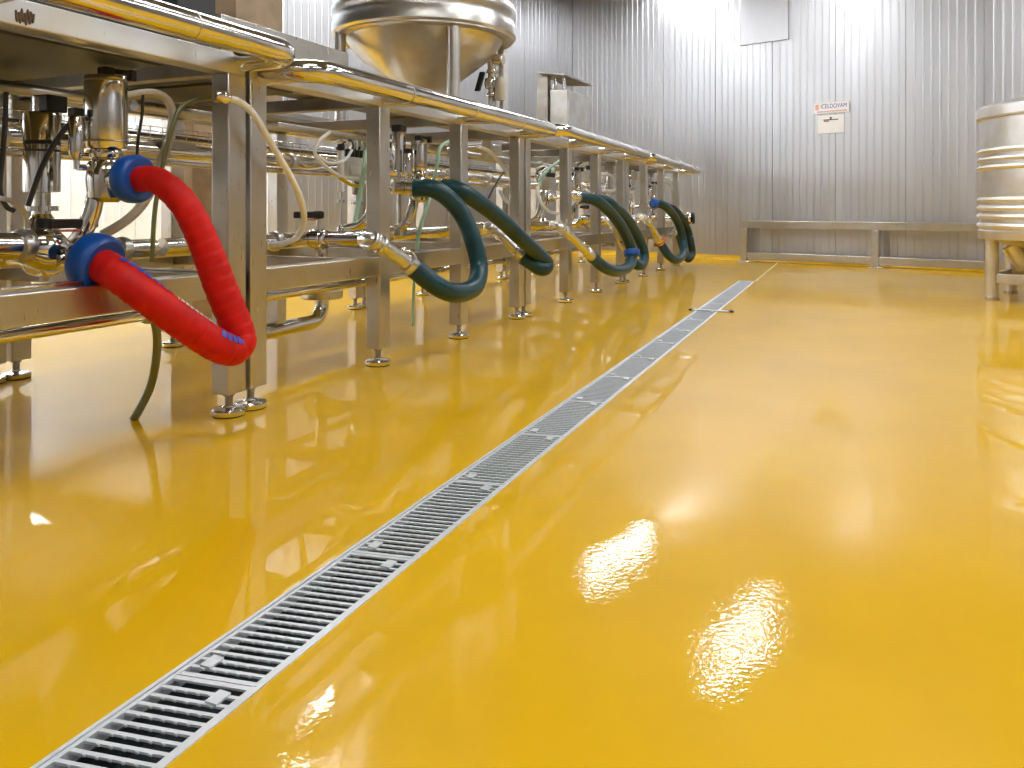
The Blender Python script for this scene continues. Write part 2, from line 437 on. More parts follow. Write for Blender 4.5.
# ------------------------------------------------------------------ racks
LX, RX, LH = -2.745, -4.50, 1.65
BX = -2.37
def rack(legs, rear, beam0, beam1, bump, label, decks=()):
    y0, y1 = legs[0], legs[-1]
    t = thing('pipe_rack', (LX, y0, 0), label, 'rack', 'steel pipe racks')
    for X, ys, w, d in ((LX, legs, .105, .12), (RX, rear, .105, .12)):
        for yy in ys:
            mb = MB(); mb.box2((X - w / 2, yy - d / 2, .11), (X + w / 2, yy + d / 2, LH)); lg = mb.build('leg', 'steel', t, bevel=.006)
            mb = MB(); mb.tube([(X, yy, .03), (X, yy, .115)], .019, 14)
            mb.tube([(X, yy, .094), (X, yy, .1095)], .028, 6); mb.build('threaded_rod', 'dark_steel', lg); mb = MB()
            mb.lathe([(.078, 0), (.080, .006), (.080, .022), (.074, .030), (.034, .036), (.026, .044)], (X, yy, .006), n=28)
            mb.build('levelling_foot', 'polished', lg)
            mb = MB(); mb.lathe([(.076, 0), (.076, .007)], (X, yy, 0), n=28); mb.build('rubber_pad', 'rubber', lg)
    for X in (LX, RX):
        mb = MB(); mb.box2((X - .05, beam0, .58), (X + .05, beam1, .70)); mb.build('lower_beam', 'steel', t, bevel=.006)
        mb = MB(); mb.box2((X - .05, beam0, LH - .001), (X + .05, beam1, LH + .10)); mb.build('upper_beam', 'steel', t, bevel=.006)
    for yy in legs:
        mb = MB(); mb.box2((RX + .051, yy - .04, LH + .0), (LX - .051, yy + .04, LH + .08)); mb.build('upper_cross_beam', 'dark_steel', t, bevel=.004)
        mb = MB(); mb.box2((RX + .053, yy - .04, .60), (LX - .053, yy + .04, .68)); mb.build('lower_cross_beam', 'dark_steel', t, bevel=.004)
    for X in (-3.25, -4.33):
        mb = MB(); mb.box2((X - .10, beam0 + .01, LH + .081), (X + .10, beam1 - .01, LH + .113)); mb.build('deck_joist', 'dark_steel', t)
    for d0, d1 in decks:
        mb = MB(); mb.box2((RX + .055, d0, LH - .014), (LX - .055, d1, LH - .003)); mb.build('shaded_deck_plate', 'near_black', t)  # deck plate underside; near-black colour stands in for its shade
    mb = MB(); mb.box2((RX - .05, beam0, LH + .113), (RX - .03, beam1, LH + .21)); mb.build('deck_kerb', 'steel', t)
    # bumper rail with its bent ends, and the arms that carry it
    ya, za, yb, zb = bump
    r = .058; R = .15
    def zz(y): return za + (zb - za) * (y - ya) / (yb - ya)
    pts = [Vector((LX + .04, ya, zz(ya))), Vector((BX - R, ya, zz(ya)))]
    pts += [Vector((BX - R + R * math.sin(a), ya + R * (1 - math.cos(a)), zz(ya))) for a in [math.pi / 2 * k / 8 for k in range(1, 9)]]
    n = 14
    pts += [Vector((BX, ya + R + (yb - ya - 2 * R) * k / n, zz(ya + R + (yb - ya - 2 * R) * k / n))) for k in range(1, n)]
    pts += [Vector((BX - R + R * math.cos(a), yb - R + R * math.sin(a), zz(yb))) for a in [math.pi / 2 * k / 8 for k in range(0, 9)]]
    pts += [Vector((LX + .04, yb, zz(yb)))]
    mb = MB(); mb.tube(pts, r, 28)
    for yy in legs:                         # weld beads
        if ya + .3 < yy < yb - .3: pass
    rail = mb.build('bumper_rail', 'polished', t)
    for k in (1, 2, 3):
        yy = ya + (yb - ya) * k / 4
        mb = MB(); mb.lathe([(r + .0005, -.004), (r + .0025, -.002), (r + .0025, .002), (r + .0005, .004)], (BX, yy, zz(yy)), (0, 1, 0), 28); mb.build('weld_bead', 'steel', rail)
    for yy in legs[1:-1] if abs(ya - legs[0]) < .35 else legs[:-1]:
        mb = MB(); mb.tube([(LX + .04, yy, LH + .05), (BX + .005, yy, zz(yy))], .046, 20); mb.build('rail_arm', 'polished', t)
    return t
rack([.50, 1.68, 2.95], [.50, 1.68, 2.95], .43, 3.01, (.4, 1.73, 2.985, 1.724), 'nearest steel pipe rack at the left edge with the red hose', [(.45, 2.6)])
rack([3.10, 4.27, 5.41, 6.58], [3.10, 4.27, 5.41, 6.58], 3.04, 6.64, (3.125, 1.68, 6.59, 1.70), 'second steel pipe rack from the camera, under the raised round tank', [(3.08, 3.5)])
rack([6.74, 7.94, 9.05, 10.2], [6.74, 7.94, 9.05, 10.2], 6.68, 10.26, (6.74, 1.725, 10.21, 1.71), 'third steel pipe rack from the camera with blue-collared green hoses')
rack([10.38, 11.50, 12.72, 13.95], [10.38, 11.50, 12.72, 13.95], 10.32, 14.01, (10.38, 1.70, 14.2, 1.685), 'farthest steel pipe rack, ending before the back wall')
# ------------------------------------------------------------------ valves, couplings and hoses
def clamp(mb, o, axis, r, w=.022):
    mb.lathe([(r, -w), (r + .012, -w * .8), (r + .016, -w * .2), (r + .016, w * .2), (r + .012, w * .8), (r, w)], o, axis, 24)
def actuated_valve(p, label, s=1.0, X=-3.05, side=True, group='actuated valves in the racks', cpx=None):
    """p: point where the hose starts; the valve stands behind it on its pipe"""
    c = Vector((X, PX(cpx, 150, X).y if cpx else p.y + .07, p.z)); Z = Vector((0, 0, 1))
    t = thing('actuated_valve', (c.x, c.y, .80), label, 'valve', group)
    mb = MB()
    mb.lathe([(.05, -.10), (.075, -.08), (.082, 0), (.075, .07), (.05, .10)], c, (0, 0, 1), 28)
    mb.tube([c, Vector((p.x - .07, p.y, p.z))], .044 * s, 20); mb.build('valve_body', 'polished', t)
    mb = MB(); dd = (Vector((p.x, p.y, p.z)) - c).normalized(); clamp(mb, c + dd * .11, dd, .045)
    clamp(mb, c + Z * .115, Z, .052); mb.tube([c + dd * .11 + Z * .05, c + dd * .11 + Z * .10], .008, 8); mb.build('clamp', 'polished', t)
    mb = MB(); mb.tube([c + Z * .09, c + Z * .15], .022, 14)
    for k in range(3):
        a = k * 2.1 + .4; q = Vector((math.cos(a), math.sin(a), 0)) * .045; mb.tube([c + q + Z * .10, c + q + Z * .15], .009, 8)
    mb.build('yoke', 'steel', t)
    h = .31 * s
    mb = MB(); mb.lathe([(.03, .135), (.084 * s, .135), (.088 * s, .145), (.088 * s, .13 + h), (.084 * s, .145 + h), (.06 * s, .15 + h)], c, (0, 0, 1), 36)
    act = mb.build('actuator', 'polished', t)
    for hh in (.165, .12 + h):
        mb = MB(); mb.lathe([(.0885 * s, hh), (.0905 * s, hh + .004), (.0885 * s, hh + .008)], c, (0, 0, 1), 36, False); mb.build('seal_ring', 'dark_steel', act)
    mb = MB(); mb.box(c + Z * (.17 + h), (.05, .05, .035)); mb.tube([c + Z * (.175 + h), c + Vector((.03, .10, .175 + h))], .012, 10); mb.box(c + Vector((.03, .11, .165 + h)), (.03, .03, .05)); mb.build('air_connector', 'black', t, bevel=.003)
    if side:
        q = c + Vector((-.02, -.13, 0))
        mb = MB(); mb.lathe([(.018, .08), (.028, .10), (.030, .11), (.030, .26), (.024, .27)], q, (0, 0, 1), 20); mb.tube([q + Z * .10, q + Z * .04], .014, 10); mb.tube([q + Z * .05, c + Z * .05], .014, 10); mb.build('side_actuator', 'polished', t)
        mb = MB(); mb.box(q + Z * .285, (.045, .05, .035)); mb.build('side_connector', 'black', t, bevel=.004)
    # pipe that drops from the body and swings back to the header
    q = c + Vector((-.03, -.06, -.06))
    path = spline([c + Vector((-.02, -.03, -.05)), c + Vector((-.03, -.05, -.15)), c + Vector((-.06, -.07, -.24)), c + Vector((-.13, -.08, -.30)), c + Vector((-.25, -.08, -.325))], 6)
    mb = MB(); mb.tube(path, .038, 18); mb.build('drop_pipe', 'polished', t)
    return t
def butterfly_valve(p, label, X=-3.05, hy=.1, group='hand valves in the racks'):
    c = Vector((X, p.y, p.z)); Z = Vector((0, 0, 1))
    t = thing('hand_valve', (c.x, c.y, .70), label, 'valve', group)
    mb = MB()
    mb.tube([Vector((-3.27, c.y, .80)), Vector((-3.2, c.y, .80)), c + Vector((-.06, 0, 0))], .036, 18)
    mb.lathe([(.04, -.07), (.058, -.06), (.058, -.045), (.05, -.04), (.064, -.03), (.064, .03), (.05, .04), (.058, .045), (.058, .06), (.04, .07)], c, (1, 0, 0), 26)
    mb.tube([c + Vector((.05, 0, 0)), Vector((p.x - .005, p.y, p.z))], .036, 18); mb.build('valve_body', 'polished', t)
    mb = MB(); mb.tube([c + Z * .05, c + Z * .145], .014, 12); mb.box(c + Z * .075, (.05, .05, .012)); mb.build('stem', 'steel', t)
    mb = MB(); mb.box(c + Vector((.0, hy * .95, .155)), (.04, .26, .040)); mb.lathe([(.03, .13), (.034, .14), (.034, .17), (.026, .178)], c, (0, 0, 1), 18); mb.build('handle', 'black', t, bevel=.006)
    mb = MB(); mb.box(c + Vector((.01, hy * 1.0, .125)), (.016, .16, .010)); mb.build('latch_lever', 'salmon', t, bevel=.003)
    mb = MB(); mb.box2((c.x - .012, c.y - .012, .701), (c.x + .012, c.y + .012, c.z - .055)); mb.build('support_post', 'steel', t)
    return t
def collar(pos, axis, r, w, parent, inner=.055):
    mb = MB(); h = w / 2
    prof = [(inner, -h), (r * .80, -h), (r * .95, -h * .8), (r, -h * .45), (r, h * .45), (r * .95, h * .8), (r * .85, h), (r * .72, h * .95), (inner, h * .8)]
    mb.lathe(prof, pos, axis, 40); return mb.build('collar', 'blue', parent)
def coupling(pts, parent, name='coupling', r=.044, band=None):
    a, b = Vector(pts[0]), Vector(pts[-1]); mb = MB()
    P = spline(pts, 6) if len(pts) > 2 else [a, b]
    mb.tube(P, r, 20)
    mb.lathe([(r * 1.06 * math.sin(math.pi * k / 10), -r * 1.06 * math.cos(math.pi * k / 10)) for k in range(11)], P[0], (0, 0, 1), 20)   # elbow ball that joins it to the valve
    ax = (P[-1] - P[-2]).normalized() if len(P) > 2 else (b - a).normalized(); L = (b - P[0]).length
    for f in (.22, .34, .48, .62): clamp(mb, P[0].lerp(b, f) if len(P) == 2 else P[int(f * (len(P) - 1))], ax, r, .016)
    mb.lathe([(r, -.20 * L), (r * 1.28, -.18 * L), (r * 1.28, -.01), (r, 0)], b, ax, 22)
    o = mb.build(name, 'satin', parent)
    # locking bow on top of the coupling
    up = Vector((0, 0, 1)); up = (up - ax * up.dot(ax)).normalized(); sd = ax.cross(up)
    q = b - ax * (.22 * L)
    mb = MB(); mb.tube(spline([q - ax * .05 + up * .05, q + up * .075, b - ax * .03 + up * .07, b - ax * .02 + up * .05], 5), .007, 8)
    mb.lathe([(.012, 0), (.02, .012), (.012, .03)], q - ax * .05 + up * .045, up, 12); mb.build('locking_bow', 'polished', o)
    return o
def hose(path, r, mat, label, ridges=False, cat='hose', group=None):
    P = resample(spline(path, 14), .008 if ridges else .02)
    mb = MB()
    if ridges:
        rf = lambda i, m: r * (.80 + .20 * min(1, i / (m * .38))) * ((.945 if i % 7 == 0 else 1.0 - .006 * (i % 7)) if 2 < i < m - 3 else .97)
    else: rf = r
    mb.tube(P, rf, 30 if ridges else 24)
    o = mb.build('process_hose', mat, None, P[0], smooth=50)
    tag(o, label, cat, group)
    return o, P

# red hose on the nearest rack
path = [(136, 179, -2.80), (158, 181, -2.68), (184, 204, -2.58), (204, 243, -2.52), (221, 288, -2.47), (236, 325, -2.43), (240, 342, -2.41), (231, 350, -2.41), (213, 343, -2.42), (182, 322, -2.46), (148, 297, -2.53), (120, 276, -2.63), (98, 263, -2.76)]
W3 = poly(path)
o, P = hose(W3, .070, 'red', 'bright red ribbed hose with blue end collars hanging in a loop', True)
ua = Vector((1, .05, -.02)).normalized(); ub = Vector((1, .12, -.28)).normalized()
UPA = P[0]; LOA = P[-1]
collar(P[0] - ua * .012, ua, .105, .085, o, .05); collar(P[-1] - ub * .012, ub, .118, .10, o, .05)
for q, d in ((P[0], ua), (P[-1], ub)):
    mb = MB(); mb.lathe([(.04, -.13), (.04, -.06), (.052, -.055), (.052, -.03)], q, d, 22); mb.build('end_fitting', 'polished', o)
# printed strip along the upper side of the lower run
def strip(P, i0, i1, r, ang, wid, name, mat, parent):
    vs = []; fs = []
    for i in range(i0, i1):
        t = (P[i + 1] - P[i - 1]).normalized(); up = Vector((0, 0, 1)); up = (up - t * up.dot(t)).normalized(); sd = t.cross(up)
        for k in range(5):
            a = ang + wid * (k / 4 - .5)
            vs.append(P[i] + (up * math.cos(a) + sd * math.sin(a)) * (r + .0016))
    m = i1 - i0
    for i in range(m - 1):
        for k in range(4): fs.append((i * 5 + k, i * 5 + k + 1, i * 5 + 5 + k + 1, i * 5 + 5 + k))
    mb = MB(); mb.add(vs, fs); return mb.build(name, mat, parent)
N = len(P)
def strip_pieces(i0, i1, name, mat, step, keep, ang, wid):
    i = i0; mb_list = []
    vs_all = MB()
    while i < i1:
        j = min(i + keep, i1)
        for k in range(i, j):
            pass
        o2 = []
        vs = []; fs = []
        for q in range(i, j):
            t = (P[q + 1] - P[q - 1]).normalized(); up = Vector((0, 0, 1)); up = (up - t * up.dot(t)).normalized(); sd = t.cross(up)
            for k in range(4):
                a = ang + wid * (k / 3 - .5) + random.uniform(-.05, .05)
                vs.append(P[q] + (up * math.cos(a) + sd * math.sin(a)) * (.070 + .0016))
        for q in range(j - i - 1):
            for k in range(3): fs.append((q * 4 + k, q * 4 + k + 1, q * 4 + 4 + k + 1, q * 4 + 4 + k))
        if fs: vs_all.add(vs, fs)
        i += step
    return vs_all.build(name, mat, o)
lo = int(N * .55)
strip_pieces(int(N * .56), int(N * .66), 'printed_marking', 'print', 4, 4, -.85, .55)
strip_pieces(int(N * .67), int(N * .79), 'printed_marking', 'print_white', 3, 3, -.35, .34)
strip_pieces(int(N * .80), int(N * .93), 'printed_marking', 'print', 4, 4, -.02, .42)
actuated_valve(UPA + Vector((-.06, 0, 0)), 'tall shiny actuated valve just above the upper blue collar of red hose', 1.0, -3.0, cpx=106)
butterfly_valve(LOA + Vector((-.10, -.02, 0)), 'hand valve with black handle behind the lower blue collar of red hose', -3.05, .12)

# green hoses
def green(path, c0, label, mat='green', r=.066, up_sleeve=True, collars=()):
    W3 = poly(path)
    o, P = hose(W3, r, mat, label, False, 'hose', 'green process hoses')
    d0 = (P[2] - P[0]).normalized()
    if up_sleeve:
        mb = MB(); mb.lathe([(.046, -.13), (.046, -.09), (.058, -.085), (.058, -.06), (.05, -.055), (.05, -.01), (r * .9, -.004), (r * .9, .002)], P[0], d0, 24); mb.build('end_sleeve', 'polished', o)
    if c0:
        pts = poly(c0); pts = pts + [P[-1]]
        coupling(pts, o)
    for f in collars:
        i = int(f * (len(P) - 1)); ax = (P[i + 1] - P[i - 1]).normalized(); collar(P[i], ax, r + (.036 if f > .1 else .016), .085, o, r - .004)
    return o, P
H1 = [(414, 188, -2.82), (436, 190, -2.67), (459, 210, -2.56), (473, 240, -2.47), (479, 268, -2.42), (474, 287, -2.38), (456, 293, -2.38), (437, 286, -2.42), (414, 268, -2.52)]
H2 = [(443, 187, -2.80), (455, 189, -2.70), (468, 195, -2.62), (498, 217, -2.52), (526, 243, -2.43), (545, 261, -2.37), (546, 267, -2.36), (540, 268, -2.39), (523, 257, -2.52)]
H3 = [(579, 197, -2.74), (597, 201, -2.60), (616, 219, -2.50), (628, 240, -2.44), (632, 256, -2.40), (628, 267, -2.38), (616, 271, -2.39), (604, 267, -2.44), (592, 257, -2.52)]
H4 = [(593, 197, -2.76), (611, 204, -2.60), (627, 219, -2.51), (638, 237, -2.45), (644, 254, -2.41), (642, 264, -2.40), (637, 265, -2.42), (629, 257, -2.50)]
H5 = [(652, 203, -2.74), (665, 206, -2.58), (677, 221, -2.49), (683, 240, -2.43), (683, 254, -2.39), (677, 260, -2.38), (669, 256, -2.44), (661, 244, -2.54)]
H6 = [(664, 206, -2.76), (676, 211, -2.59), (687, 228, -2.49), (691, 244, -2.43), (692, 254, -2.41), (688, 259, -2.42), (684, 251, -2.50), (679, 236, -2.62)]
g1, P1 = green(H1, [(364, 240, -2.72), (372, 240, -2.635), (384, 247, -2.60)], 'dark green hose bending in a wide loop below, first green hose from the camera')
g2, P2 = green(H2, [(488, 227, -2.80), (497, 231, -2.72)], 'dark green hose reaching out diagonally, second green hose from the camera')
g3, P3 = green(H3, [(553, 225, -2.72), (560, 227, -2.64), (567, 233, -2.60)], 'green hose with blue collar near the bottom of its loop, in middle pair', collars=(.50,))
g4, P4 = green(H4, [(606, 219, -2.80), (611, 222, -2.68)], 'green hose curving close behind the blue-collared hose of the middle pair')
g5, P5 = green(H5, [(634, 218, -2.76), (641, 217, -2.64), (649, 223, -2.60)], 'green hose with blue top clip and orange ring, front one of the farthest pair', up_sleeve=False, collars=(.02,))
g6, P6 = green(H6, [(667, 217, -2.84)], 'blackish green hose with blue top clip, rearmost of the farthest pair', 'green_black', .062, up_sleeve=False, collars=(.02,))
ax = (P5[-1] - P5[-5]).normalized()
mb = MB(); mb.lathe([(.05, -.012), (.105, -.012), (.105, .012), (.05, .012)], P5[-1] + ax * .03, ax, 24); tag(mb.build('orange_ring', 'orange', g5), 'orange ring')
ups = [(P1[0], 'short gold-tinted actuated valve above the upper end of first green hose', .72, -2.98, 419), (P2[0], 'actuated valve above the upper end of second green hose', .6, -3.42, None),
       (P3[0], 'slim actuated valve above the upper end of the blue-collared green hose', .6, -2.98, 577), (P4[0], 'actuated valve behind the fourth green hose from the camera', .6, -3.42, None),
       (P5[0], 'actuated valve above the blue clip of the far front hose', .6, -2.98, 653), (P6[0], 'actuated valve above the blue clip of the blackish green hose', .6, -3.42, None)]
for p, lab, sc_, X, cp in ups: actuated_valve(p + Vector((-.08, 0, 0)), lab, sc_, X, cpx=cp)
los = [(PX(364, 240, -2.72), 'hand valve with black handle feeding the coupling of first green hose'), (PX(488, 227, -2.80), 'hand valve with black handle feeding the coupling of second green hose'),
       (PX(553, 225, -2.72), 'hand valve with black handle feeding the coupling of the blue-collared green hose'), (PX(606, 219, -2.80), 'hand valve feeding the coupling of the fourth green hose'),
       (PX(634, 218, -2.76), 'hand valve with dark cap feeding the hose with the orange ring'), (PX(667, 217, -2.84), 'hand valve feeding the blackish green hose')]
for p, lab in los: butterfly_valve(p, lab, -3.06, -.10)

# ------------------------------------------------------------------ pipes in the racks
def pipe(pts, r, mat, label, name='process_pipe', flanges=(), cat='pipe', group=None, n=20):
    P = [Vector(p) for p in pts]
    mb = MB(); mb.tube(P, r, n); o = mb.build(name, mat, None, P[0]); tag(o, label, cat, group)
    for f in flanges:
        a = P[0].lerp(P[-1], f); ax = (P[-1] - P[0]).normalized()
        mb = MB(); clamp(mb, a, ax, r, .03); mb.build('pipe_clamp', 'steel', o)
    return o
spans = [(.3, 3.0, 'nearest rack'), (3.06, 6.62, 'second rack from the camera'), (6.72, 10.22, 'third rack from the camera'), (10.36, 13.98, 'farthest rack')]
for i, (a, b, nm) in enumerate(spans):
    pipe([(-3.30, a, .80), (-3.30, b, .80)], .047, 'polished', 'thick horizontal header pipe at waist height in the ' + nm, 'header_pipe', (.25, .62, .93), group='header pipes')
    pipe([(-3.5, a, 1.555), (-3.5, b, 1.555)], .030, 'steel', 'long pipe under the deck of the ' + nm, 'ceiling_pipe' if 0 else 'process_pipe', (.2, .7), group='pipes under the decks')
    e = 2.6 if i == 0 else b
    pipe([(-2.86, a, .528), (-2.86, e, .528)], .026, 'polished', 'slim pipe running below the front beam of the ' + nm, 'process_pipe', (.99,), group='pipes below the front beams')
    pipe([(-3.75, a, .74), (-3.75, b, .74)], .03, 'steel', 'thin return pipe behind the header of the ' + nm, 'process_pipe', (.4, .8), group='return pipes')
    pipe([(-3.9, a, 1.36), (-3.9, b, 1.36)], .05, 'polished', 'thick rear pipe at head height in the ' + nm, 'process_pipe', (.15, .5, .85), group='rear pipes')
    pipe([(-3.62, a, 1.27), (-3.62, b, 1.27)], .022, 'polished', 'thin rear pipe at head height in the ' + nm, 'process_pipe', (.3, .6), group='thin rear pipes')
    # mesh cable tray with cables
    t = thing('cable_tray', (-4.2, a, 1.44), 'wire cable tray with cables under the deck of the ' + nm, 'cable tray', 'cable trays')
    mb = MB(); k = a + .03
    while k < b - .02:
        mb.tube([(-4.32, k, 1.53), (-4.32, k, 1.46), (-4.08, k, 1.46), (-4.08, k, 1.53)], .003, 5); k += .10
    for x, z in ((-4.32, 1.53), (-4.32, 1.46), (-4.26, 1.46), (-4.20, 1.46), (-4.14, 1.46), (-4.08, 1.46), (-4.08, 1.53)): mb.tube([(x, a + .02, z), (x, b - .02, z)], .003, 5)
    mb.build('mesh', 'polished', t)
    mb = MB()
    for j in range(7):
        x = -4.30 + .034 * j; pts = [(x + random.uniform(-.01, .01), a + .02 + (b - a - .04) * q / 8, 1.472 + .012 * random.random()) for q in range(9)]
        mb.tube(pts, .009, 6)
    mb.build('cable_bundle', 'cable', t)
    mb = MB()
    for yy in (a + .2, b - .3): mb.tube([(-4.33, yy, LH + .1), (-4.33, yy, 1.45)], .007, 6); mb.tube([(-4.07, yy, LH + .1), (-4.07, yy, 1.45)], .007, 6)
    mb.build('hanger', 'steel', t)
# valve with rounded body at the far left, further back in the nearest rack
c0 = PX(42, 190, -3.30)
t = thing('actuated_valve', (c0.x, c0.y, .8), 'tall ribbed valve actuator at the left edge, wearing loose black cables', 'valve')
sc = ray(42, 150); dep = (c0.x) / sc.x; ppm = FPX / dep
def zz(py): return 1 + (209 - py) / ppm
mb = MB(); R = 16.5 / ppm
mb.lathe([(R * .5, zz(193)), (R, zz(192)), (R, zz(116)), (R * .92, zz(113)), (R * .6, zz(112))], (c0.x, c0.y, 0), n=36); mb.build('actuator', 'polished', t)
mb = MB(); mb.lathe([(R * 1.01, zz(145)), (R * 1.01, zz(141))], (c0.x, c0.y, 0), n=36, caps=False); mb.lathe([(R * 1.01, zz(152)), (R * 1.01, zz(150))], (c0.x, c0.y, 0), n=36, caps=False); mb.build('black_band', 'black', t)
mb = MB(); mb.lathe([(R * .48, zz(215)), (R * .48, zz(193))], (c0.x, c0.y, 0), n=24); mb.lathe([(R * .9, zz(211)), (R * .9, zz(206))], (c0.x, c0.y, 0), n=24); mb.build('neck', 'polished', t)
mb = MB(); mb.lathe([(R * .5, zz(112)), (R * .5, zz(97)), (R * .3, zz(96))], (c0.x, c0.y, 0), n=20); mb.build('top_cap', 'polished', t)
mb = MB(); mb.lathe([(R * .5, .76), (R * .9, .78), (R * 1.05, .86), (R * .9, .93), (R * .5, zz(214))], (c0.x, c0.y, 0), n=28); mb.build('valve_body', 'polished', t)
mb = MB(); mb.box((c0.x + .02, c0.y + .02, zz(104)), (.11, .10, .075)); mb.build('air_connector', 'black', t, bevel=.006)
# pipe run with a rounded tee at the far left, beneath that valve
a0 = PX(-30, 246, -2.98); b0 = PX(24, 246, -2.98)
pipe([a0, b0], .052, 'polished', 'fat shiny pipe entering from the left edge beside the lower blue collar', 'process_pipe', (.98,))
b1 = PX(50, 250, -2.98)
mb = MB(); ax = (b1 - b0).normalized(); mb.lathe([(.05, 0), (.07, .015), (.085, .06), (.085, .11), (.06, .16), (.045, .19)], b0 + ax * .005, ax, 28)
tag(mb.build('pipe_reducer', 'polished', None, b0), 'bulging shiny pipe fitting left of the lower blue collar', 'pipe fitting')
# small hose resting on the front beam of the nearest rack
pts = spline([PX(-20, 293, -2.72), PX(20, 289, -2.72), PX(52, 286, -2.72), PX(78, 284, -2.74), PX(86, 283, -2.78)], 6)
pts = [Vector((p.x, p.y, .713)) for p in pts]
mb = MB(); mb.tube(pts, .012, 10); tag(mb.build('steel_rod', 'polished', None, pts[0]), 'thin dark rod lying on the lower front beam at the left edge', 'rod')

# low elbow pipe under the second rack
e = [PX(225, 318, -3.35), PX(262, 321, -3.35), PX(290, 323, -3.35)]
y1 = e[2].y + .22
pts = [Vector((-3.35, y1 - .62, .225)), Vector((-3.35, y1 - .02, .225))] + [Vector((-3.35, y1 + .12 * math.sin(a), .225 + .12 * (1 - math.cos(a)))) for a in [math.pi / 2 * k / 8 for k in range(1, 9)]] + [Vector((-3.35, y1 + .12, .42))]
t = thing('drain_elbow', (-3.35, y1, .15), 'thick shiny elbow pipe low above the floor under the second rack', 'pipe')
mb = MB(); mb.tube(pts, .05, 24); mb.build('elbow', 'polished', t)
mb = MB(); mb.lathe([(.05, .375), (.14, .378), (.145, .39), (.145, .43), (.05, .435)], (-3.35, y1 + .12, 0), n=36); mb.build('flange', 'steel', t)
mb = MB(); mb.tube([(-3.35, y1 + .12, .43), (-3.35, y1 + .12, .775)], .04, 18); mb.build('riser', 'polished', t)
mb = MB(); mb.box2((-3.40, y1 - .40, .27), (-3.30, y1 - .32, .52)); mb.build('bracket', 'steel', t)

# pipe stub with end valve sticking out past the last rack
a0 = PX(655, 219, -3.0); b0 = PX(689, 218, -2.45)
t = thing('pipe_stub', a0, 'short pipe with a round end cap sticking out past the farthest rack', 'pipe')
mb = MB(); mb.tube([a0, b0], .035, 16); mb.build('stub', 'polished', t)
ax = (b0 - a0).normalized(); mb = MB(); mb.lathe([(.04, -.10), (.08, -.085), (.105, -.03), (.105, .01), (.07, .05)], b0, ax, 26); mb.build('end_cap', 'polished', t)
mb = MB(); mb.lathe([(.06, .05), (.105, .055), (.105, .085), (.05, .09)], b0, ax, 26); mb.build('end_seal', 'black', t)

# ------------------------------------------------------------------ thin tubes and cables
def small(path, r, mat, label, name='air_tube', cat='tube', group='thin tubes and cables', fitting=None):
    W3 = [PX(*p) if len(p) == 3 else Vector(p) for p in path] if not isinstance(path[0], Vector) else path
    P = spline(W3, 7)
    mb = MB(); mb.tube(P, r, 10); o = mb.build(name, mat, None, P[0]); tag(o, label, cat, group)
    if fitting:
        d = (P[1] - P[0]).normalized(); mb = MB(); mb.lathe([(r * 1.6, -.05), (r * 1.9, -.04), (r * 1.9, .0), (r * 1.3, .02)], P[0], d, 10); mb.build('fitting', fitting, o)
    return o
small([(226, 98, -2.67), (240, 102, -2.64), (255, 116, -2.61), (272, 145, -2.60), (288, 172, -2.62), (300, 197, -2.66), (304, 219, -2.74), (298, 236, -2.84), (285, 243, -2.92), (268, 245, -3.0)], .017, 'tube_white', 'milky white tube arching across the paired legs of the first two racks', fitting='polished')
small([(120, 98, -3.12), (150, 93, -3.08), (167, 100, -3.05), (173, 118, -3.03), (169, 140, -3.02), (160, 165, -3.02), (150, 192, -3.02), (136, 212, -3.03), (118, 226, -3.05), (102, 235, -3.08)], .022, 'tube_beige', 'thick beige tube curving down behind the upper blue collar')
small([(218, 97, -2.95), (196, 100, -2.98), (181, 108, -3.0), (173, 125, -3.0), (166, 150, -3.0), (158, 190, -3.0), (154, 220, -3.0), (152, 262, -3.02)], .011, 'tube_olive', 'thin olive tube beside the thick beige tube')
o = small([PX(153, 317, -2.86), PX(157, 335, -2.87), PX(156, 360, -2.93), PX(150, 388, -3.02), PZ(137, 414, .03), PZ(134, 418, .004)], .019, 'tube_olive', 'olive drain hose hanging from the pipe end down to the wet floor', 'drain_hose', 'hose', None, 'polished')
small([PX(415, 262, -3.3), PX(414, 285, -3.3), PX(413, 305, -3.3), PX(413, 326, -3.3)], .012, 'tube_green', 'thin pale green tube hanging straight down below the second rack')
small([(143, 95, -3.0), (142, 115, -3.0), (138, 140, -3.02), (137, 158, -3.03)], .007, 'cable', 'thin grey cable hanging beside the tall shiny actuator', 'cable', 'cable')
small([(79, 117, -3.05), (66, 128, -3.05), (53, 146, -3.06), (43, 165, -3.06), (35, 185, -3.08), (28, 206, -3.1)], .011, 'cable', 'black cable slanting down between the two big actuators at the left', 'cable', 'cable')
small([(6, 92, -3.1), (5, 125, -3.1), (2, 160, -3.1), (0, 190, -3.1), (6, 206, -3.1), (14, 211, -3.1)], .010, 'cable', 'black cable hanging at the very left edge of the picture', 'cable', 'cable')
small([(0, 198, -3.0), (14, 202, -3.0), (25, 213, -3.0), (28, 232, -3.0)], .010, 'steel', 'grey braided tube bending over the pipe fitting at the left edge')
small([(330, 132, -3.2), (318, 142, -3.2), (315, 153, -3.2), (324, 165, -3.2), (340, 176, -3.2), (356, 180, -3.2), (372, 184, -3.2)], .012, 'tube_white', 'white tube with yellow marks looping in the first bay of second rack')
small([(352, 150, -3.25), (345, 160, -3.25), (330, 163, -3.25), (318, 156, -3.25)], .010, 'tube_white', 'short white tube curl behind the yellow-marked tube')
small([(340, 178, -3.2), (352, 185, -3.2), (364, 186, -3.2)], .014, 'yellow_tag', 'yellow tube piece joined to the white looping tube', 'tube_piece')
